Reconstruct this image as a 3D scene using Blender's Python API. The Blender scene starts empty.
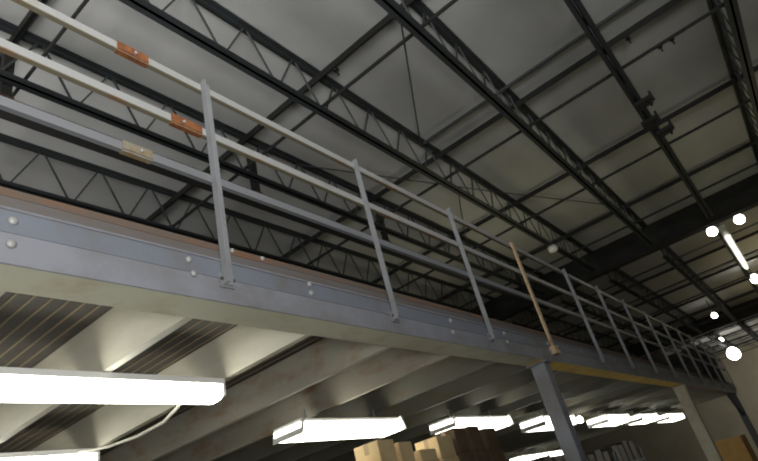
import bpy, bmesh, math, random
from mathutils import Vector, Matrix
random.seed(7)
C = bpy.context.scene.collection
H = 1.6                      # eye height; helpers take z relative to the eye
SC = bpy.context.scene

# ------------------------------------------------------------------ materials
def mat(name, col, rough=0.6, metal=0.0, col2=None, scale=6.0, lo=0.45, hi=0.62, bump=0.0, emit=None, estr=0.0, stretch=None):
    m = bpy.data.materials.new(name); m.use_nodes = True
    nt = m.node_tree; b = nt.nodes['Principled BSDF']
    b.inputs['Base Color'].default_value = (*col, 1)
    b.inputs['Roughness'].default_value = rough
    b.inputs['Metallic'].default_value = metal
    if emit:
        b.inputs['Emission Color'].default_value = (*emit, 1)
        b.inputs['Emission Strength'].default_value = estr
    if col2 is not None:
        g = nt.nodes.new('ShaderNodeNewGeometry')
        src = g.outputs['Position']
        if stretch:
            mp = nt.nodes.new('ShaderNodeMapping'); mp.inputs['Scale'].default_value = stretch
            nt.links.new(src, mp.inputs['Vector']); src = mp.outputs['Vector']
        n = nt.nodes.new('ShaderNodeTexNoise'); n.inputs['Scale'].default_value = scale
        n.inputs['Detail'].default_value = 7; n.inputs['Roughness'].default_value = 0.65
        nt.links.new(src, n.inputs['Vector'])
        r = nt.nodes.new('ShaderNodeValToRGB')
        r.color_ramp.elements[0].position = lo; r.color_ramp.elements[1].position = hi
        r.color_ramp.elements[0].color = (*col, 1); r.color_ramp.elements[1].color = (*col2, 1)
        nt.links.new(n.outputs['Fac'], r.inputs['Fac'])
        nt.links.new(r.outputs['Color'], b.inputs['Base Color'])
        if bump:
            bp = nt.nodes.new('ShaderNodeBump'); bp.inputs['Strength'].default_value = bump
            nt.links.new(n.outputs['Fac'], bp.inputs['Height']); nt.links.new(bp.outputs['Normal'], b.inputs['Normal'])
    return m

M = {}
M['blue'] = mat('blue_grey_paint', (.258,.268,.305), .5, 0, (.185,.18,.178), 3.4, .42, .70)
M['blue_band'] = mat('dark_blue_grey', (.185,.202,.24), .5, 0, (.165,.155,.15), 3.5, .5, .75)
M['flange'] = mat('cream_flange_paint', (.50,.50,.38), .6, 0, (.38,.34,.20), 4, .5, .75)
M['ochre'] = mat('ochre_flange', (.80,.52,.03), .6, 0, (.5,.3,.03), 3, .45, .7)  # middle span's bottom flange coloured ochre
M['brown'] = mat('rusty_deck_edge', (.125,.098,.08), .85, 0, (.19,.095,.05), 3.5, .42, .64, .2, stretch=(.7,1,3))
M['edge_grey'] = mat('stained_grey_deck_edge', (.135,.13,.13), .8, 0, (.13,.10,.08), 4, .45, .7, stretch=(.6,1,3))
M['post'] = mat('grey_post_paint', (.25,.26,.272), .45, 0, (.2,.195,.18), 9, .5, .8)
M['rail'] = mat('grey_rail_paint', (.35,.355,.35), .45, 0, (.28,.26,.22), 5, .55, .75)
M['rail_under'] = mat('rust_streaked_rail_underside', (.19,.17,.115), .7, 0, (.22,.10,.035), 2.6, .54, .68)
M['rail_low'] = mat('blue_grey_rail_paint', (.195,.203,.215), .45, 0, (.18,.18,.175), 5, .55, .75)
M['rust'] = mat('orange_rust', (.27,.10,.03), .85, 0, (.14,.05,.02), 22, .4, .65, .4)
M['foot'] = mat('brown_rusted_foot', (.10,.045,.02), .85, 0, (.06,.03,.02), 12)
M['rustpale'] = mat('pale_rust', (.24,.215,.16), .8, 0, (.22,.145,.06), 16, .45, .6, .3)
M['tan'] = mat('tan_paint', (.62,.45,.27), .6, 0, (.34,.22,.11), 12, .58, .72)
M['bolt'] = mat('bright_bolt', (.36,.36,.35), .45, .1)
M['darkbolt'] = mat('dark_bolt', (.06,.055,.05), .6, .3)
M['truss'] = mat('dark_green_grey_steel', (.030,.036,.038), .6, .0, (.022,.024,.024), 4, .4, .7)
M['web'] = mat('dark_web_steel', (.05,.058,.058), .6)
M['strut'] = mat('black_strut_steel', (.014,.014,.013), .7)
M['girder'] = mat('black_girder_steel', (.012,.012,.012), .75, 0, (.02,.02,.018), 1.5)
M['pipe'] = mat('black_hung_steel', (.010,.0095,.009), .8)
M['roof'] = mat('white_roof_panel', (.47,.475,.47), .85, 0, (.40,.40,.385), .8, .3, .75, stretch=(1,1.6,1))
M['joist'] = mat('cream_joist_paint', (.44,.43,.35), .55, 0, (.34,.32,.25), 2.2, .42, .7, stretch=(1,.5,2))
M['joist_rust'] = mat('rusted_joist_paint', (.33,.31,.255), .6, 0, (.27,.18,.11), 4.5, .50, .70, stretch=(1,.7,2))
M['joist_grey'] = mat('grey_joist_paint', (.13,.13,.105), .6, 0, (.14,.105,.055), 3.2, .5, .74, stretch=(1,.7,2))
M['deck'] = mat('dark_deck_sheet', (.085,.078,.066), .75, 0, (.055,.05,.045), 3, .4, .65)
M['deckrib'] = mat('pale_deck_rib', (.27,.21,.13), .7)
M['white'] = mat('white_enamel', (.78,.78,.76), .35)
M['cord'] = mat('white_cord', (.72,.70,.62), .5)
M['tube'] = mat('glowing_lens', (1,1,1), .4, emit=(1,.97,.84), estr=14)
M['tube_far'] = mat('glowing_lens_warm', (1,1,1), .4, emit=(1,.96,.84), estr=16)
M['bulb'] = mat('glowing_bulb', (1,1,1), .4, emit=(1,.97,.88), estr=13)
M['trough'] = mat('glowing_trough_lens', (1,1,1), .4, emit=(1,.97,.84), estr=8)
M['streak'] = mat('dim_glowing_tube', (1,1,1), .4, emit=(1,.95,.82), estr=2.2)
M['carton'] = mat('tan_cardboard', (.70,.54,.30), .85, 0, (.60,.45,.24), 3)
M['carton_dark'] = mat('brown_cardboard', (.15,.105,.065), .85, 0, (.11,.075,.045), 3)
M['carton_shadow'] = mat('shaded_cardboard', (.032,.026,.017), .85, 0, (.022,.018,.013), 3)  # cardboard with the shade under the deck put into its colour
M['carton_orange'] = mat('orange_cardboard', (.42,.25,.08), .85, 0, (.34,.2,.065), 3)
M['tape'] = mat('packing_tape', (.42,.30,.15), .35)
M['rackpaint'] = mat('dark_rack_paint', (.035,.04,.045), .6)
M['crate'] = mat('dark_wrapped_goods', (.022,.021,.019), .8, 0, (.045,.04,.034), 4)
M['floor'] = mat('concrete', (.23,.225,.21), .8, 0, (.17,.165,.155), 1.2, .3, .7)
M['wall'] = mat('beige_wall_panel', (.30,.285,.23), .85, 0, (.27,.25,.20), .7)
M['wall_dark'] = mat('dark_wall_panel', (.10,.10,.095), .9, 0, (.085,.085,.08), .7)
M['column'] = mat('blue_grey_column_paint', (.25,.265,.315), .5, 0, (.2,.2,.21), 3)
M['column_pale'] = mat('pale_column_paint', (.62,.60,.48), .55, 0, (.52,.48,.36), 3)

# ------------------------------------------------------------------ mesh helpers
def V(x, y, z): return Vector((x, y, z + H))
def nb(): return bmesh.new()
def add_box(bm, x0, x1, y0, y1, z0, z1, mi=0):
    v = [bm.verts.new(V(x, y, z)) for z in (z0, z1) for y in (y0, y1) for x in (x0, x1)]
    for f in ((0,2,3,1),(4,5,7,6),(0,1,5,4),(2,6,7,3),(0,4,6,2),(1,3,7,5)):
        bm.faces.new([v[i] for i in f]).material_index = mi
def add_bar(bm, a, b, w, h=None, up=(0,0,1)):
    """square bar between two points (relative z)"""
    a = V(*a); b = V(*b); h = h or w
    d = (b - a).normalized(); u = Vector(up)
    if abs(d.dot(u)) > .95: u = Vector((0,1,0))
    s = d.cross(u).normalized(); t = s.cross(d).normalized()
    vs = []
    for p in (a, b):
        for i, j in ((-1,-1),(1,-1),(1,1),(-1,1)): vs.append(bm.verts.new(p + s*i*w/2 + t*j*h/2))
    for k in range(4):
        bm.faces.new((vs[k], vs[(k+1)%4], vs[4+(k+1)%4], vs[4+k]))
    bm.faces.new(vs[3::-1]); bm.faces.new(vs[4:])
def add_tube(bm, pts, r, n=8):
    pts = [V(*p) for p in pts]; rings = []
    for i, p in enumerate(pts):
        d = (pts[min(i+1, len(pts)-1)] - pts[max(i-1, 0)]).normalized()
        u = Vector((0,0,1)) if abs(d.z) < .9 else Vector((0,1,0))
        s = d.cross(u).normalized(); t = s.cross(d).normalized()
        rings.append([bm.verts.new(p + (s*math.cos(k*2*math.pi/n) + t*math.sin(k*2*math.pi/n))*r) for k in range(n)])
    for a, b in zip(rings, rings[1:]):
        for k in range(n): bm.faces.new((a[k], a[(k+1)%n], b[(k+1)%n], b[k]))
    bm.faces.new(rings[0][::-1]); bm.faces.new(rings[-1])
def add_prism(bm, prof, x0, x1, axis='x'):
    """closed profile (list of (p, q)) extruded; axis x: profile is (y, z); y: (x, z); z: (x, y)"""
    def pt(p, q, t):
        return V(t, p, q) if axis == 'x' else V(p, t, q) if axis == 'y' else V(p, q, t)
    a = [bm.verts.new(pt(p, q, x0)) for p, q in prof]; b = [bm.verts.new(pt(p, q, x1)) for p, q in prof]
    n = len(prof)
    for k in range(n): bm.faces.new((a[k], a[(k+1)%n], b[(k+1)%n], b[k]))
    bm.faces.new(a[::-1]); bm.faces.new(b)
def add_lathe(bm, cx, cy, prof, n=20):
    rings = []
    for r, z in prof:
        rings.append([bm.verts.new(V(cx + r*math.cos(k*2*math.pi/n), cy + r*math.sin(k*2*math.pi/n), z)) for k in range(n)])
    for a, b in zip(rings, rings[1:]):
        for k in range(n): bm.faces.new((a[k], a[(k+1)%n], b[(k+1)%n], b[k]))
    bm.faces.new(rings[0][::-1]); bm.faces.new(rings[-1])
def add_bolt(bm, x, y, z, r=.018, d=.012):
    """domed bolt head on a face looking to -Y"""
    n = 10; rings = []
    for rr, dd in ((r, 0), (r, d*.5), (r*.65, d)):
        rings.append([bm.verts.new(V(x + rr*math.cos(k*2*math.pi/n), y - dd, z + rr*math.sin(k*2*math.pi/n))) for k in range(n)])
    for a, b in zip(rings, rings[1:]):
        for k in range(n): bm.faces.new((a[k], a[(k+1)%n], b[(k+1)%n], b[k]))
    bm.faces.new(rings[0][::-1]); bm.faces.new(rings[-1])
def wloc(p):
    l = Vector((0,0,0))
    while p is not None: l += p.location; p = p.parent
    return l
def obj(name, bm, m, parent=None, base=None, smooth=False, bevel=0.0):
    me = bpy.data.meshes.new(name)
    off = wloc(parent) if parent else (V(*base) if base else Vector((0,0,0)))
    for v in bm.verts: v.co -= off
    bmesh.ops.recalc_face_normals(bm, faces=bm.faces[:])
    bm.to_mesh(me); bm.free()
    for x in (m if isinstance(m, (list, tuple)) else [m]): me.materials.append(x)
    o = bpy.data.objects.new(name, me); C.objects.link(o)
    if parent: o.parent = parent
    else: o.location = off
    if smooth:
        for p in me.polygons: p.use_smooth = True
    if bevel:
        b = o.modifiers.new('bevel', 'BEVEL'); b.width = bevel; b.segments = 2; b.limit_method = 'ANGLE'
    return o
def tag(o, label, cat, group=None, kind='thing'):
    o['label'] = label; o['category'] = cat; o['kind'] = kind
    if group: o['group'] = group
    return o
def thing(name, label, cat, base, group=None):
    o = bpy.data.objects.new(name, None); C.objects.link(o); o.location = V(*base); o.empty_display_size = .1
    return tag(o, label, cat, group)
def struct(name, bm, m, label=None):
    o = obj(name, bm, m); o['kind'] = 'structure'
    if label: o['label'] = label
    return o
def dup(root, d, label, group=None):
    r = root.copy(); C.objects.link(r); r.location = root.location + Vector(d); r['label'] = label
    if group: r['group'] = group
    for ch in root.children:
        c = ch.copy(); C.objects.link(c); c.parent = r
        for g in ch.children:
            e = g.copy(); C.objects.link(e); e.parent = c
    return r
def lamp(name, kind, loc, energy, color=(1,1,1), size=1.0, aim=None, sizey=None, spot=None, spread=None):
    l = bpy.data.lights.new(name, kind); l.energy = energy; l.color = color
    if kind == 'AREA':
        l.size = size
        if spread: l.spread = math.radians(spread)
        if sizey: l.shape = 'RECTANGLE'; l.size_y = sizey
    else: l.shadow_soft_size = size
    o = bpy.data.objects.new(name, l); C.objects.link(o); o.location = V(*loc)
    if aim is not None: o.rotation_euler = (V(*aim) - V(*loc)).to_track_quat('-Z', 'Y').to_euler()
    if spot: l.spot_size = spot; l.spot_blend = 1
    return o

# ------------------------------------------------------------------ camera (from the photograph's vanishing points)
F = 556.477
X = Vector((0.614146, 0.242998, 0.750851)); Y = Vector((-0.753691, 0.462741, 0.466713)); Z = Vector((-0.234039, -0.852539, 0.467335))
right = Vector((X[0], Y[0], Z[0])).normalized()
down = Vector((X[1], Y[1], Z[1])); fwd = Vector((X[2], Y[2], Z[2])).normalized()
up = right.cross(fwd).normalized()
cam = bpy.data.cameras.new('camera'); co = bpy.data.objects.new('camera', cam); C.objects.link(co)
mw = Matrix((right, up, -fwd)).transposed().to_4x4(); mw.translation = V(0, 0, 0); co.matrix_world = mw
cam.sensor_width = 36; cam.lens = F/758*36; cam.clip_end = 200; cam.clip_start = .05
cam.dof.use_dof = True; cam.dof.focus_distance = .8; cam.dof.aperture_fstop = 10.5
SC.camera = co

# ------------------------------------------------------------------ the shell
X0, X1, Y0, Y1 = -9.0, 46.5, -12.0, 18.0
ZR = 5.40
bm = nb(); add_box(bm, X0, X1, Y0, Y1, -H-.2, -H); struct('floor', bm, M['floor'], 'grey concrete warehouse floor')
bm = nb(); add_box(bm, X0, X1, Y0, Y1, ZR, ZR+.15)
struct('ceiling', bm, M['roof'], 'pale insulated underside of the warehouse roof')
bm = nb(); add_box(bm, X1, X1+.2, Y0, Y1, -H, ZR); struct('wall_far', bm, M['wall'], 'plain beige end wall')
bm = nb(); add_box(bm, X0, X1, Y1, Y1+.2, -H, ZR); struct('wall_left', bm, M['wall_dark'])
bm = nb(); add_box(bm, X0, X1, Y0-.2, Y0, -H, ZR); struct('wall_right', bm, M['wall_dark'])
bm = nb(); add_box(bm, X0-.2, X0, Y0, Y1, -H, ZR); struct('wall_back', bm, M['wall_dark'])

# ------------------------------------------------------------------ roof girders
GX = [-.15, 15.70, 31.55]
gl = ['black roof girder at the near end of the trusses', 'deep black roof girder crossing beyond the railing, in front of the strip light',
      'black roof girder in the distance beside the round lamp']
for gx, lab in zip(GX, gl):
    t = thing('roof_girder', lab, 'girder', (gx, 3, 4.73), 'roof girders')
    bm = nb(); add_box(bm, gx-.15, gx+.15, Y0+.01, Y1-.01, 4.73, 4.76); obj('bottom_flange', bm, M['girder'], t)
    bm = nb(); add_box(bm, gx-.15, gx+.15, Y0+.01, Y1-.01, 5.37, 5.397); obj('top_flange', bm, M['girder'], t)
    bm = nb(); add_box(bm, gx-.10, gx+.10, Y0+.01, Y1-.01, 4.76, 5.37); obj('girder_web', bm, M['girder'], t)

# ------------------------------------------------------------------ open-web roof trusses
ZT, ZB = 5.35, 4.72
def angle_pair(bm, x0, x1, y, z, up_leg, w=.068, gap=.004, th=.012):
    for s in (-1, 1):
        ya, yb = sorted((y + s*gap, y + s*(gap+w)))
        zt = z + (.035 if up_leg else -.035)
        add_box(bm, x0, x1, ya, yb, *( (z-.03, z-.03+th) if up_leg else (z+.03-th, z+.03) ))
        yv = sorted((y + s*gap, y + s*(gap+th)))
        add_box(bm, x0, x1, *yv, z-.03, z+.03)
def truss(x0, x1, y, label, group):
    t = thing('roof_truss', label, 'truss', (x0, y, ZB), group)
    bm = nb(); angle_pair(bm, x0, x1, y, 5.367, False); obj('top_chord', bm, M['truss'], t)
    bm = nb(); angle_pair(bm, x0+.55, x1-.55, y, ZB, True); obj('bottom_chord', bm, M['truss'], t)
    bm = nb(); p = .77
    n = int((x1 - x0 - 1.0)//p); xs = x0 + .62
    add_bar(bm, (x0+.1, y, 5.34), (xs, y, ZB), .022)
    for k in range(n):
        a = xs + k*p
        if a + p > x1 - .4: break
        add_bar(bm, (a+.03, y, ZB), (a+p/2-.03, y, 5.35), .02)
        add_bar(bm, (a+p/2+.03, y, 5.35), (a+p-.03, y, ZB), .02)
        last = a + p
    add_bar(bm, (last, y, ZB), (x1-.1, y, 5.34), .022)
    obj('zigzag_web', bm, M['web'], t)
    return t
TY = [9.18, 7.86, 6.32, 4.62, 3.10, 1.54, .09, -1.40, -2.95, -4.45]
near = ['dark truss hidden deepest over the mezzanine', 'dark truss beyond the lowest visible one over the mezzanine', 'dark truss whose zigzag shows just above the rusty beam edge, lowest of those seen',
        'dark truss seen between the top and middle rails at the left', 'dark truss running just above the railing from the top edge, wide open zigzag',
        'dark truss second above the railing, narrow zigzag seen from below', 'dark truss seen edge-on from beneath as one broad bar with clamps',
        'dark truss at the top right corner of the photo', 'dark truss beyond the top right corner', 'dark truss farthest to the right side']
for b, (xa, xb) in enumerate(((GX[0]+.15, GX[1]-.15), (GX[1]+.15, GX[2]-.15), (GX[2]+.15, X1-.01))):
    for k, y in enumerate(TY):
        if b and (y > 8.5): continue
        if b == 0: lab = near[k]
        else:
            lab = ('dark truss in the bay past the deep girder' if b == 1 else 'dark truss in the farthest bay by the end wall') + \
                ', ' + ['first', 'second', 'third', 'fourth', 'fifth', 'sixth', 'seventh', 'eighth', 'ninth', 'tenth'][k] + ' from the mezzanine side'
        truss(xa, xb, y, lab, ['trusses in the near bay', 'trusses past the deep girder', 'trusses in the farthest bay'][b])

# bridging struts across the trusses
ords = ['first', 'second', 'third', 'fourth', 'fifth', 'sixth', 'seventh', 'eighth', 'ninth', 'tenth', 'eleventh', 'twelfth', 'thirteenth', 'fourteenth', 'fifteenth', 'sixteenth']
ya, yb = TY[-1]-.1, TY[0]+.1
k = 0
for gx in (0, 15.75, 31.5):
    for i in range(5):
        x = gx + 1.54 + 2.97*i
        if x > 45: continue
        bm = nb(); add_box(bm, x-.03, x+.03, ya, yb, 5.285, 5.345); add_box(bm, x-.03, x-.018, ya, yb, 5.245, 5.285)
        o = obj('bridging_strut', bm, M['strut'], base=(x, 3, 5.235))
        tag(o, 'thick black strut crossing under the truss top chords, %s from the near end' % ords[k], 'strut', 'thick roof struts')
        x2 = gx + 1.66 + 2.93*i + (-.14 if i else 0)
        bm = nb(); add_box(bm, x2-.011, x2+.011, ya, yb, 4.755, 4.78); add_box(bm, x2-.011, x2-.004, ya, yb, 4.78, 4.80)
        o = obj('bridging_angle', bm, M['strut'], base=(x2, 3, 4.75))
        tag(o, 'thin dark bridging angle along the truss bottom chords, %s from the near end' % ords[k], 'strut', 'thin roof struts')
        k += 1
bm = nb(); add_box(bm, 6.95, 6.99, -3.4, 3.05, 5.30, 5.34); o = obj('bridging_angle', bm, M['web'], base=(6.97, 0, 5.30))
tag(o, 'thin dark angle just before the third thick strut, short of the railing', 'strut')
for a, b, lab in (((4.05, 1.54, 4.73), (6.95, 3.10, 5.33), 'thin diagonal rod slanting steeply between two trusses at the top centre'),
                  ((7.8, 3.10, 4.74), (11.0, 4.62, 5.33), 'thin diagonal rod behind the third railing post'),
                  ((9.6, 3.10, 5.33), (13.4, 1.54, 5.33), 'thin diagonal rod in the roof bay left of the deep girder'),
                  ((5.6, 4.62, 5.33), (9.6, 3.10, 5.33), 'thin diagonal rod right of the second railing post top')):
    bm = nb(); add_tube(bm, [a, b], .011, 6); o = obj('brace_rod', bm, M['web'], base=a); tag(o, lab, 'rod', 'diagonal brace rods')
# beam clamps on the edge-on truss and struts
for x, y, z, lab in ((8.35, .06, 4.68, 'small black clamp under the edge-on truss, nearer one'), (9.0, .13, 4.68, 'small black clamp under the edge-on truss, middle one'),
                     (9.55, .02, 4.68, 'small black clamp under the edge-on truss, farther one')):
    bm = nb(); add_box(bm, x-.10, x+.10, y-.16, y+.08, z-.05, z+.01); add_box(bm, x-.04, x+.04, y-.20, y-.16, z-.05, z+.10); add_tube(bm, [(x, y-.12, z-.05), (x, y-.12, z-.13)], .02, 6)
    tag(obj('beam_clamp', bm, M['strut'], base=(x, y, z)), lab, 'clamp', 'clamps under the edge-on truss')
for (x, y, z), lab in (((7.50, -.24, 5.245), 'tiny black clip on the thick strut right of the edge-on truss'), ((4.53, 2.80, 5.245), 'tiny black clip on the thick strut beside the wide zigzag truss'),
                       ((7.36, -.50, 4.755), 'tiny black clip on the thin angle right of the edge-on truss, left of the pair'), ((7.36, -.66, 4.755), 'tiny black clip on the thin angle right of the edge-on truss, right of the pair')):
    bm = nb(); add_box(bm, x-.035, x+.035, y-.03, y+.03, z-.03, z); add_tube(bm, [(x+.02, y, z-.03), (x+.035, y, z-.085)], .014, 6); add_tube(bm, [(x-.03, y, z-.02), (x-.05, y-.02, z-.05)], .012, 6)
    tag(obj('strut_clip', bm, M['strut'], base=(x, y, z)), lab, 'clamp', 'clips on the roof struts')
# suspended black rail under truss nearest the railing, with its hangers
bm = nb(); add_prism(bm, [(4.68,4.36),(4.84,4.36),(4.84,4.385),(4.78,4.385),(4.78,4.485),(4.84,4.485),(4.84,4.51),(4.68,4.51),(4.68,4.485),(4.74,4.485),(4.74,4.385),(4.68,4.385)], 0, 15.4)
tag(obj('hung_rail', bm, M['pipe'], base=(0, 4.76, 4.36)), 'long black steel rail hung under a truss, just under the lowest handrail', 'rail')
for k, x in enumerate((1.54, 4.74, 7.80, 10.9, 13.9)):
    t = thing('rail_hanger', 'short black vertical hanger with brown foot holding the hung rail, %s from the left' % ords[k], 'hanger', (x, 4.74, 4.5), 'hangers of the black hung rail')
    bm = nb(); add_box(bm, x-.05, x+.05, 4.72, 4.80, 4.53, 5.34); obj('hanger_bar', bm, M['strut'], t)
    bm = nb(); add_box(bm, x-.065, x+.065, 4.69, 4.83, 4.51, 4.54); obj('foot_plate', bm, M['foot'], t)['label'] = 'rusty brown foot plate'

# ------------------------------------------------------------------ mezzanine edge beams
D = 1.90
ZBM, ZTM, ZDK = 1.0925, 1.315, 1.40
spans = [(-5.0, 5.34, 'blue-grey edge beam with cream underside, nearest span of the mezzanine', 'flange'), (5.34, 12.0, 'dark edge beam with ochre underside between the two columns', 'ochre'),
         (12.0, 19.75, 'dark edge beam beyond the second column, farthest span', 'brown')]
bolts = {0: [(.68, 1.262), (.68, 1.168), (1.40, 1.272), (2.18, 1.305-.01), (2.18, 1.24), (3.70, 1.272), (3.68, 1.175), (1.42, 1.205), (4.62, 1.27), (4.62, 1.19), (2.99, 1.25)],
         1: [(5.62, 1.27), (5.62, 1.19), (6.6, 1.27), (7.9, 1.25), (9.1, 1.25)], 2: []}
for i, (xa, xb, lab, fm) in enumerate(spans):
    t = thing('edge_beam', lab, 'beam', (xa, D, ZBM), 'mezzanine edge beams')
    g = .006
    bm = nb(); add_prism(bm, [(D, ZBM), (D+.012, ZBM), (D+.012, ZTM), (D, ZTM)], xa+g, xb-g); obj('beam_web', bm, M['blue'], t)
    bm = nb(); add_box(bm, xa+g, xb-g, D+.012, D+.205, ZBM, ZBM+.012); obj('bottom_flange', bm, M[fm], t)['label'] = ['cream painted bottom flange', 'ochre bottom flange', 'brown bottom flange'][i]
    bm = nb(); add_box(bm, xa+g, xb-g, D+.012, D+.15, ZTM-.012, ZTM); obj('top_flange', bm, M['blue'], t)
    bm = nb(); add_box(bm, xa+g, xb-g, D-.004, D, 1.213, ZTM-.012); obj('upper_band', bm, M['blue_band'], t)['label'] = 'darker upper strip of the web'  # upper part of the web given a darker colour
    bm = nb(); add_prism(bm, [(D-.012, ZTM-.012), (D+.0, ZTM-.012), (D+.0, ZTM), (D-.008, ZTM)], xa+g, xb-g); obj('edge_lip', bm, M['blue'], t)
    for bx, bz in bolts[i]:
        r = .017 if bx < 1 else (.016 if bx < 3 else .022)
        bm = nb(); add_bolt(bm, bx, D-.003, bz, r, .014); obj('bolt', bm, M['bolt'], t, smooth=True)
# ------------------------------------------------------------------ deck
t = thing('mezzanine_deck', 'dark ribbed mezzanine deck with rusty brown outer edge', 'deck', (-5, D, 1.35))
DX0, DX1, DY1 = -5.0, 19.75, 12.5
bm = nb(); add_box(bm, DX0, DX1, D+.03, DY1, 1.355, ZDK); obj('deck_sheet', bm, M['deck'], t)
bm = nb(); add_box(bm, DX0, DX1, D+.004, D+.03, ZTM, ZDK-.034); obj('deck_edge', bm, M['edge_grey'], t)['label'] = 'grey-brown lower half of the deck edge'
bm = nb(); add_box(bm, DX0, DX1, D+.001, D+.03, ZDK-.034, ZDK); obj('edge_angle', bm, M['brown'], t)['label'] = 'rusty brown upper edge of the deck'
bm = nb()
x = DX0 + .05
while x < DX1:
    add_box(bm, x-.0045, x+.0045, D+.21, DY1, 1.350, 1.355); x += .078
o = obj('deck_ribs', bm, M['deckrib'], t); o['kind'] = 'stuff'
for xx, lab in ((1.665, 'white glint shaped as a bolt cap on the rusty deck edge, left of the pair'), (1.86, 'white glint shaped as a bolt cap on the rusty deck edge, right of the pair')):
    bm = nb(); add_bolt(bm, xx, D+.004, 1.388, .013, .012); o = obj('edge_glint', bm, M['bolt'], t, smooth=True); o['label'] = lab  # small white studs stand in for glints along the edge

# ------------------------------------------------------------------ joists under the deck
def joist(x, label, m):
    prof = [(x+.092, 1.106), (x+.138, 1.106), (x+.138, 1.128), (x+.132, 1.128), (x+.132, 1.112), (x+.098, 1.112), (x+.006, 1.341), (x+.06, 1.341), (x+.06, 1.347), (x, 1.347)]
    bm = nb(); add_prism(bm, prof, D+.016, DY1, 'y')
    o = obj('deck_joist', bm, m, base=(x, D, 1.106)); tag(o, label, 'joist', 'joists under the mezzanine')
for n in range(-7, 23):
    x = 1.435 + .81*n
    if x + .13 > DX1: continue
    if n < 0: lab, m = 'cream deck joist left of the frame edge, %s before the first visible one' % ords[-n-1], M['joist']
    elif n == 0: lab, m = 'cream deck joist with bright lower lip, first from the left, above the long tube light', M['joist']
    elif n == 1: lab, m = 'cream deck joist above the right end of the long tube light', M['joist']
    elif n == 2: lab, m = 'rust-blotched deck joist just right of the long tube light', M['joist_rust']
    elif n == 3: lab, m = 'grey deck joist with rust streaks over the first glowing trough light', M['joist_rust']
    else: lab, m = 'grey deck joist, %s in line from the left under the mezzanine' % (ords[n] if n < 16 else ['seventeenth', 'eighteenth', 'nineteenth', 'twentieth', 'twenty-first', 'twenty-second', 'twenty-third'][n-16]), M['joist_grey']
    joist(x, lab, m)

# ------------------------------------------------------------------ columns
def column(x, m, w, lab):
    t = thing('mezzanine_column', lab, 'column', (x, D+.12, -H), 'mezzanine columns')
    y = D + .11
    bm = nb(); add_box(bm, x-w/2, x+w/2, y-w/2, y+w/2, -H+.015, ZBM-.015); obj('shaft', bm, m, t, bevel=.008)
    bm = nb(); add_box(bm, x-w*.62, x+w*.62, D+.002, D+.22, ZBM-.015, ZBM); obj('cap_plate', bm, m, t)
    bm = nb(); add_box(bm, x-w*.8, x+w*.8, y-w*.8, y+w*.8, -H, -H+.015); obj('base_plate', bm, m, t)
    return t
column(5.50, M['column'], .15, 'blue-grey square steel column under the tan railing post')
column(12.2, M['column_pale'], .20, 'pale square steel column second along the mezzanine')
t = column(19.6, M['rackpaint'], .16, 'dark end column at the far corner of the mezzanine')
bm = nb(); add_bar(bm, (19.55, D+.11, .50), (18.5, D+.11, 1.06), .06); obj('knee_brace', bm, M['rackpaint'], t)
column(-1.3, M['column'], .19, 'blue-grey steel column behind the left edge of the photo')

# ------------------------------------------------------------------ guard railing
rl = thing('guard_railing', 'grey three-rail steel guard railing along the mezzanine edge', 'railing', (0, D, 1.18))
px = [-1.2, .17, 1.60, 2.95, 4.31, 5.68, 7.28, 8.64, 10.05, 11.5, 12.95, 14.4, 15.9, 17.4, 18.9, 19.7]
for i, x in enumerate(px):
    tan = i == 5
    a, th = .056, .008
    yf = D - .016
    bm = nb()
    zt = 2.475
    if tan:
        add_box(bm, x-.028, x+.028, yf-.02, yf, 1.16, zt)
    else:   # angle iron: flat leg on the beam, outstanding leg on the left
        add_prism(bm, [(x-a/2, yf), (x+a/2, yf), (x+a/2, yf-th), (x-a/2+th, yf-th), (x-a/2+th, yf-a*.7), (x-a/2, yf-a*.7)], 1.175, zt, 'z')
    p = obj('railing_post', bm, M['tan'] if tan else M['post'], rl)
    if tan: p['label'] = 'tan post, fourth along'
    bm = nb()
    if tan: add_box(bm, x-.06, x+.06, yf-.045, yf+.012, 1.155, 1.235)
    else: add_box(bm, x-.042, x+.042, yf+.002, yf+.012, 1.165, 1.235)
    q = obj('foot_bracket', bm, M['tan'] if tan else M['blue'], p)
    for s in (-1, 1):
        bm = nb(); add_bolt(bm, x + s*(.04 if tan else .034), (yf-.045 if tan else yf), 1.205, .009, .008); obj('foot_bolt', bm, M['darkbolt'], p)
yr = D - .016
def rail(ztop, hgt, spl, lab, m1=None, m2=None):
    bm = nb()
    add_box(bm, -5, 19.75, yr, yr+.008, ztop-hgt, ztop)
    o = obj('handrail', bm, m1 or M['rail'], rl); o['label'] = lab
    bm = nb(); add_box(bm, -5, 19.75, yr+.0, yr+.026, ztop-hgt-.007, ztop-hgt)
    q = obj('lower_leg', bm, m2 or M['rail_under'], o)
    if not m2: q['label'] = 'rust-streaked underside leg of the rail'
    for xa, xb, mm, bx in spl:
        bm = nb(); add_box(bm, xa, xb, yr-.006, yr+.0, ztop-hgt-.002, ztop+.004); add_box(bm, xa, xb, yr, yr+.028, ztop-hgt-.012, ztop-hgt-.007)
        s = obj('splice_plate', bm, mm, o); s['label'] = 'rusted splice plate'
        bm = nb(); add_bolt(bm, bx, yr-.006, ztop-hgt*.55, .009, .012); obj('splice_bolt', bm, M['bolt'], o, smooth=True)
rail(2.458, .046, [(1.075, 1.245, M['rust'], 1.17)], 'top rail')
rail(2.122, .046, [(1.36, 1.545, M['rust'], 1.43)], 'middle rail')
rail(1.812, .040, [(1.09, 1.24, M['rustpale'], 1.18)], 'blue-grey bottom rail', M['rail_low'], M['rail_low'])

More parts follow.
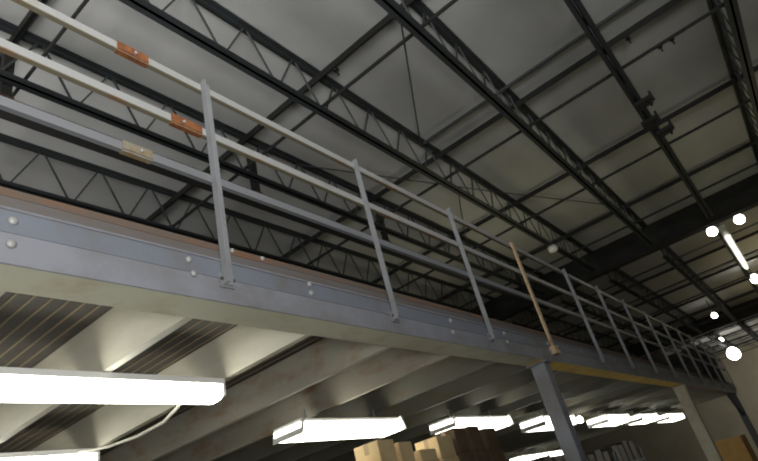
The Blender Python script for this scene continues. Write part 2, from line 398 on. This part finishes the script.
# ------------------------------------------------------------------ lights under the mezzanine
def strip_light(x0, x1, y0, y1, zt, zb, label, group=None):
    t = thing('strip_light', label, 'ceiling light', (x0, y0, zb), group)
    bm = nb(); add_box(bm, x0, x1, y0, y1, zt-.035, zt); obj('housing', bm, M['white'], t)
    bm = nb(); h = zt-.035; e = (y1-y0)*.16
    add_prism(bm, [(y0+.008, h), (y0+.008, zb+.03), (y0+e, zb+.006), (y0+2*e, zb), (y1-2*e, zb), (y1-e, zb+.006), (y1-.008, zb+.03), (y1-.008, h)], x0+.02, x1-.02); obj('lens', bm, M['tube'], t)
    for xa in (x0, x1-.02):
        bm = nb(); add_box(bm, xa, xa+.02, y0, y1, zb+.02, h); obj('end_cap', bm, M['white'], t)
    return t
strip_light(-.20, 2.33, 2.885, 3.06, 1.104, .975, 'long white glowing strip light at the lower left, nearest under the deck')
strip_light(-.10, 2.36, 4.50, 4.72, 1.104, .985, 'white strip light at the bottom left corner, behind the long one')
bm = nb(); add_tube(bm, [(2.10, 3.02, 1.03), (2.12, 3.1, .985), (2.18, 3.35, .965), (2.20, 3.7, .972), (2.19, 4.05, 1.0), (2.20, 4.35, 1.05), (2.20, 4.52, 1.085)], .011, 8)
tag(obj('power_cord', bm, M['cord'], base=(2.15, 3.6, .97), smooth=True), 'white power cord drooping between the two strip lights at left', 'cord')
def trough_light(x0, L, y0, zt, lab, ln=0, w=.34, h=.125):
    """reflector trough: sloped white end plates, glowing lens, hung on two hooks"""
    t = thing('trough_light', lab, 'ceiling light', (x0, y0, zt-h), 'trough lights under the mezzanine')
    x1 = x0 + L; y1 = y0 + w
    bm = nb(); add_box(bm, x0+.05, x1-.05, y0+.02, y1-.02, zt-.03, zt); obj('housing', bm, M['white'], t)
    bm = nb(); add_prism(bm, [(y0+.01, zt-.03), (y0+.0, zt-h+.03), (y0+.05, zt-h), (y1-.05, zt-h), (y1, zt-h+.03), (y1-.01, zt-.03)], x0+.012, x1-.012); obj('lens', bm, M['trough'], t)
    for xa, s in ((x0, 1), (x1, -1)):
        bm = nb(); add_prism(bm, [(xa, zt-h), (xa+s*.012, zt-h), (xa+s*.06, zt), (xa+s*.03, zt)], y0-.01, y1+.01, 'y'); obj('end_plate', bm, M['white'], t)
    for xa in (x0+.25, x1-.25):
        bm = nb(); add_tube(bm, [(xa, y0+w/2, zt), (xa, y0+w/2, 1.107)], .008, 6); obj('hook', bm, M['bolt'], t)
# placed along the aisle
ZF = .985
labs = ['glowing trough light left of the stacked cartons, largest of the row', 'glowing trough light above the stacked cartons', 'glowing trough light just left of the blue-grey column',
        'glowing trough light just right of the blue-grey column', 'glowing trough light, second right of the blue-grey column', 'glowing trough light, farthest of the row before the pale column']
for (x0, L), lab, k in zip(((3.42, 1.48), (5.86, 1.56), (8.5, 1.4), (11.6, 1.6), (14.15, 1.6), (16.9, 2.0)), labs, range(6)):
    trough_light(x0, L, 3.36, ZF, lab, k > 2, .34 if k < 2 else .40, .125 if k < 2 else .16)
trough_light(15.6, 1.9, 7.2, ZF, 'small glow low beside the blue-grey column foot, left one', 1)
trough_light(17.65, 1.8, 7.2, ZF, 'small glow low beside the blue-grey column foot, right one', 1)
t = thing('round_bulb', 'small round glowing bulb right beside the blue-grey column', 'bulb', (11.15, 3.72, .92))
bm = nb(); add_lathe(bm, 11.15, 3.72, [(.02,.925),(.05,.935),(.065,.97),(.055,1.01),(.03,1.04)], 12); obj('globe', bm, M['tube_far'], t, smooth=True)
bm = nb(); add_lathe(bm, 11.15, 3.72, [(.03,1.04),(.03,1.105)], 10); obj('socket', bm, M['white'], t)

# ------------------------------------------------------------------ stored cartons on a rack under the deck
RX0, RX1, RY0, RY1, RZ = 3.55, 6.75, 2.98, 3.34, .19
t = thing('storage_rack', 'dark storage rack carrying the cartons under the glowing lights', 'rack', (RX0, RY0, -H))
for x in (RX0+.04, RX1-.04):
    for y in (RY0+.04, RY1-.04):
        bm = nb(); add_box(bm, x-.03, x+.03, y-.03, y+.03, -H, RZ-.04); obj('upright', bm, M['rackpaint'], t)
for z in (-1.2, -.45, RZ-.04):
    bm = nb(); add_box(bm, RX0, RX1, RY0, RY1, z, z+.04); obj('shelf', bm, M['rackpaint'], t)
def carton(x0, w, y0, d, z0, h, m, lab, rz=0.0, group='cartons on the rack'):
    t = thing('carton', lab, 'box', (x0+w/2, y0+d/2, z0), group)
    bm = nb(); add_box(bm, x0, x0+w, y0, y0+d, z0, z0+h); obj('carton_body', bm, m, t, bevel=.006)
    bm = nb(); add_box(bm, x0-.001, x0+w+.001, y0+d/2-.025, y0+d/2+.025, z0+h*.55, z0+h+.001); obj('tape_strip', bm, M['tape'] if m in (M['carton'], M['carton_dark']) else m, t)
    t.rotation_euler = (0, 0, rz)
CT, CD = M['carton'], M['carton_dark']
rows = [(3.62, .27, .26, CT, 'lower tan carton at the left end of the stack'), (3.93, .25, .30, CT, 'lower tan carton second in the row'), (4.22, .22, .30, CT, 'lower tan carton third in the row'),
        (4.52, .29, .29, CT, 'lower tan carton right of the dark gap'), (4.86, .30, .30, CT, 'lower tan carton nearest the dark brown ones'), (5.22, .24, .33, CD, 'lower dark brown carton, first of three'),
        (5.52, .26, .33, CD, 'lower dark brown carton, second of three'), (5.85, .30, .33, CD, 'lower dark brown carton, third of three')]
tops = [None, (.20, 'top tan carton, leftmost high one'), (.17, 'top tan carton beside the dark gap'), (.10, 'flat tan carton right of the dark gap'), (.20, 'top tan carton nearest the dark brown ones'),
        (.24, 'top dark brown carton, first of three'), (.25, 'top dark brown carton, second of three'), (.22, 'top dark brown carton, third of three')]
for (x, w, h, m, lab), tp in zip(rows, tops):
    carton(x, w, RY0+.03, .29, RZ, h, m, lab)
    if tp: carton(x+.01, w-.02, RY0+.04, .27, RZ+h+.002, tp[0], m, tp[1])
# goods further under the mezzanine
def rack2(x0, x1, y0, y1, zt, lab, items):
    t = thing('storage_rack', lab, 'rack', (x0, y0, -H), 'dark racks under the mezzanine')
    for x in (x0+.04, x1-.04):
        for y in (y0+.04, y1-.04):
            bm = nb(); add_box(bm, x-.03, x+.03, y-.03, y+.03, -H, zt+.28); obj('upright', bm, M['rackpaint'], t)
    for z in (-.9, -.2, zt-.05):
        bm = nb(); add_box(bm, x0, x1, y0, y1, z, z+.05); obj('shelf', bm, M['rackpaint'], t)
    for it in items: carton(*it)
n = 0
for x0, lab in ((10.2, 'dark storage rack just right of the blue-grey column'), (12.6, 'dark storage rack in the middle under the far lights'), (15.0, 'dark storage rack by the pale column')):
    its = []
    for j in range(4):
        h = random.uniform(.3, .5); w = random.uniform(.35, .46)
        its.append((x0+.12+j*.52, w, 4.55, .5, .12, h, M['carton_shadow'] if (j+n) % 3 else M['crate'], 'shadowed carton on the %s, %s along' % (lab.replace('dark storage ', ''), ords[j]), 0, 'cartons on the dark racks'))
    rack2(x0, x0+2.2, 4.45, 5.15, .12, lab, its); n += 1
carton(16.7, 1.0, 2.0, .8, -H, 1.62, M['carton_orange'], 'tall orange-tan carton past the pale column at the bottom right corner', 0, None)

# ------------------------------------------------------------------ goods stored on the deck's far end
for x, w, y, d, h, lab in ((15.0, 1.0, 3.0, 1.0, .75, 'dark wrapped goods on the deck, nearest of the far heap'), (16.2, .9, 2.7, 1.1, 1.0, 'dark wrapped goods on the deck, second of the far heap'),
                           (16.9, .9, 2.2, 1.2, .85, 'dark wrapped goods on the deck, third of the far heap'), (18.1, 1.5, 1.98, 1.5, 1.1, 'dark wrapped goods at the far corner of the deck')):
    bm = nb()
    add_box(bm, x, x+w, y, y+d, ZDK, ZDK+h*.7); add_box(bm, x+.1, x+w-.15, y+.08, y+d-.1, ZDK+h*.7, ZDK+h)
    o = obj('wrapped_goods', bm, M['crate'], base=(x, y, ZDK), bevel=.04); tag(o, lab, 'goods', 'wrapped goods on the deck')

# ------------------------------------------------------------------ lamps beyond the girder
t = thing('hanging_globe', 'small white globe hung by the truss left of the deep girder', 'lamp', (11.95, 3.10, 4.55))
bm = nb(); add_lathe(bm, 11.95, 3.10, [(.03,4.52),(.09,4.545),(.115,4.61),(.09,4.67),(.03,4.695)], 14); obj('globe', bm, M['white'], t, smooth=True)
def high_bay(x, y, z, r, lab, grp=None):
    t = thing('high_bay_lamp', lab, 'lamp', (x, y, z), grp)
    bm = nb(); add_lathe(bm, x, y, [(r*.05,z-r*.8), (r*.5,z-r*.67), (r*.86,z-r*.3), (r*.98,z+r*.15), (r*.86,z+r*.6), (r*.55,z+r*1.0), (r*.3,z+r*1.2)], 18); obj('bulb', bm, M['bulb'], t, smooth=True)
    bm = nb(); add_lathe(bm, x, y, [(r*.3,z+r*1.2), (r*.3,z+r*1.7)], 12); obj('ballast', bm, M['rackpaint'], t)
    bm = nb(); add_tube(bm, [(x, y, z+r*1.7), (x, y, ZR)], .02, 6); obj('hanger', bm, M['rackpaint'], t)
high_bay(16.4, .24, 4.75, .13, 'bright lamp just past the deep girder, left of the strip light')
high_bay(16.4, -.44, 4.75, .13, 'bright lamp just past the deep girder, right of the strip light')
high_bay(38.5, 2.86, 4.1, .36, 'big round glowing lamp in the distance above the end wall')
high_bay(24.0, -.05, 4.72, .17, 'glowing lamp at the right edge of the photo')
high_bay(27.6, 1.98, 4.65, .12, 'small bright lamp beside the far girder')
t = thing('tube_light', 'long bright tube light past the deep girder at the right', 'ceiling light', (16.0, .02, 4.55))
bm = nb(); add_box(bm, 16.0, 21.2, -.09, .09, 4.66, 4.70); obj('housing', bm, M['white'], t)
bm = nb(); add_tube(bm, [(16.9, 0, 4.61), (21.15, 0, 4.61)], .05, 10); obj('tube', bm, M['streak'], t, smooth=True)
for x, y, z, L, lab in ((32.6, 4.75, 4.5, 1.2, 'short faint tube light far away above the deck goods'), (33.5, 2.7, 4.55, 1.0, 'short faint tube light beside the big round lamp')):
    t = thing('tube_light', lab, 'ceiling light', (x, y, z))
    bm = nb(); add_box(bm, x, x+L, y-.07, y+.07, z, z+.06); obj('housing', bm, M['white'], t)
    bm = nb(); add_tube(bm, [(x+.05, y, z-.035), (x+L-.05, y, z-.035)], .04, 8); obj('tube', bm, M['tube_far'], t, smooth=True)
    for xx in (x+.2, x+L-.2):
        bm = nb(); add_tube(bm, [(xx, y, z+.06), (xx, y, ZR)], .012, 6); obj('stem', bm, M['rackpaint'], t)

# ------------------------------------------------------------------ light
w = bpy.data.worlds.new('world'); SC.world = w; w.use_nodes = True
w.node_tree.nodes['Background'].inputs['Color'].default_value = (.5, .55, .6, 1); w.node_tree.nodes['Background'].inputs['Strength'].default_value = .15
lamp('near_light', 'AREA', (-.7, -1.0, -.15), 74, (1, .99, .955), 1.0, (.1, 2.0, 1.55), spread=132)
lamp('roof_fill', 'AREA', (-.6, -2.0, 2.2), 370, (1, .995, .98), 2.6, (.9, -.4, 9))  # unseen upward fill added to brighten the near roof
lamp('roof_fill_over_deck', 'AREA', (10.6, 4.0, 1.7), 23, (1, .93, .6), 1.6, (10.8, 3.4, 9))  # added fill, out of sight behind the deck, for the roof above
lamp('roof_fill_mid', 'AREA', (13.0, -2.4, 2.5), 15, (1, .94, .58), 2.4, (12.6, 0.4, 9))  # off-frame fill added for the roof before the deep girder
lamp('roof_fill_deep', 'AREA', (-1.8, 5.4, 2.2), 165, (1, .98, .95), 1.8, (.6, 6.0, 9))  # off-frame fill added for the roof deep over the mezzanine
lamp('bay_fill', 'AREA', (21.5, -3.2, 3.4), 70, (1, .82, .40), 2.5, (21.5, -3, 9))  # added upward fill without a fixture, warms the roof past the girder
lamp('bay_fill_far', 'AREA', (27.5, -2.5, 3.4), 46, (1, .82, .40), 2.5, (27.5, -2.5, 9))  # second added fill for that bay's roof, no fixture there
lamp('wall_fill', 'AREA', (39, -3.5, 1.0), 400, (1, .93, .76), 2.0, (46.5, -1, 2.6))  # unseen fill added to brighten the end wall
SC.view_settings.view_transform = 'Standard'; SC.view_settings.look = 'None'
SC.view_settings.exposure = 0; SC.view_settings.gamma = 1
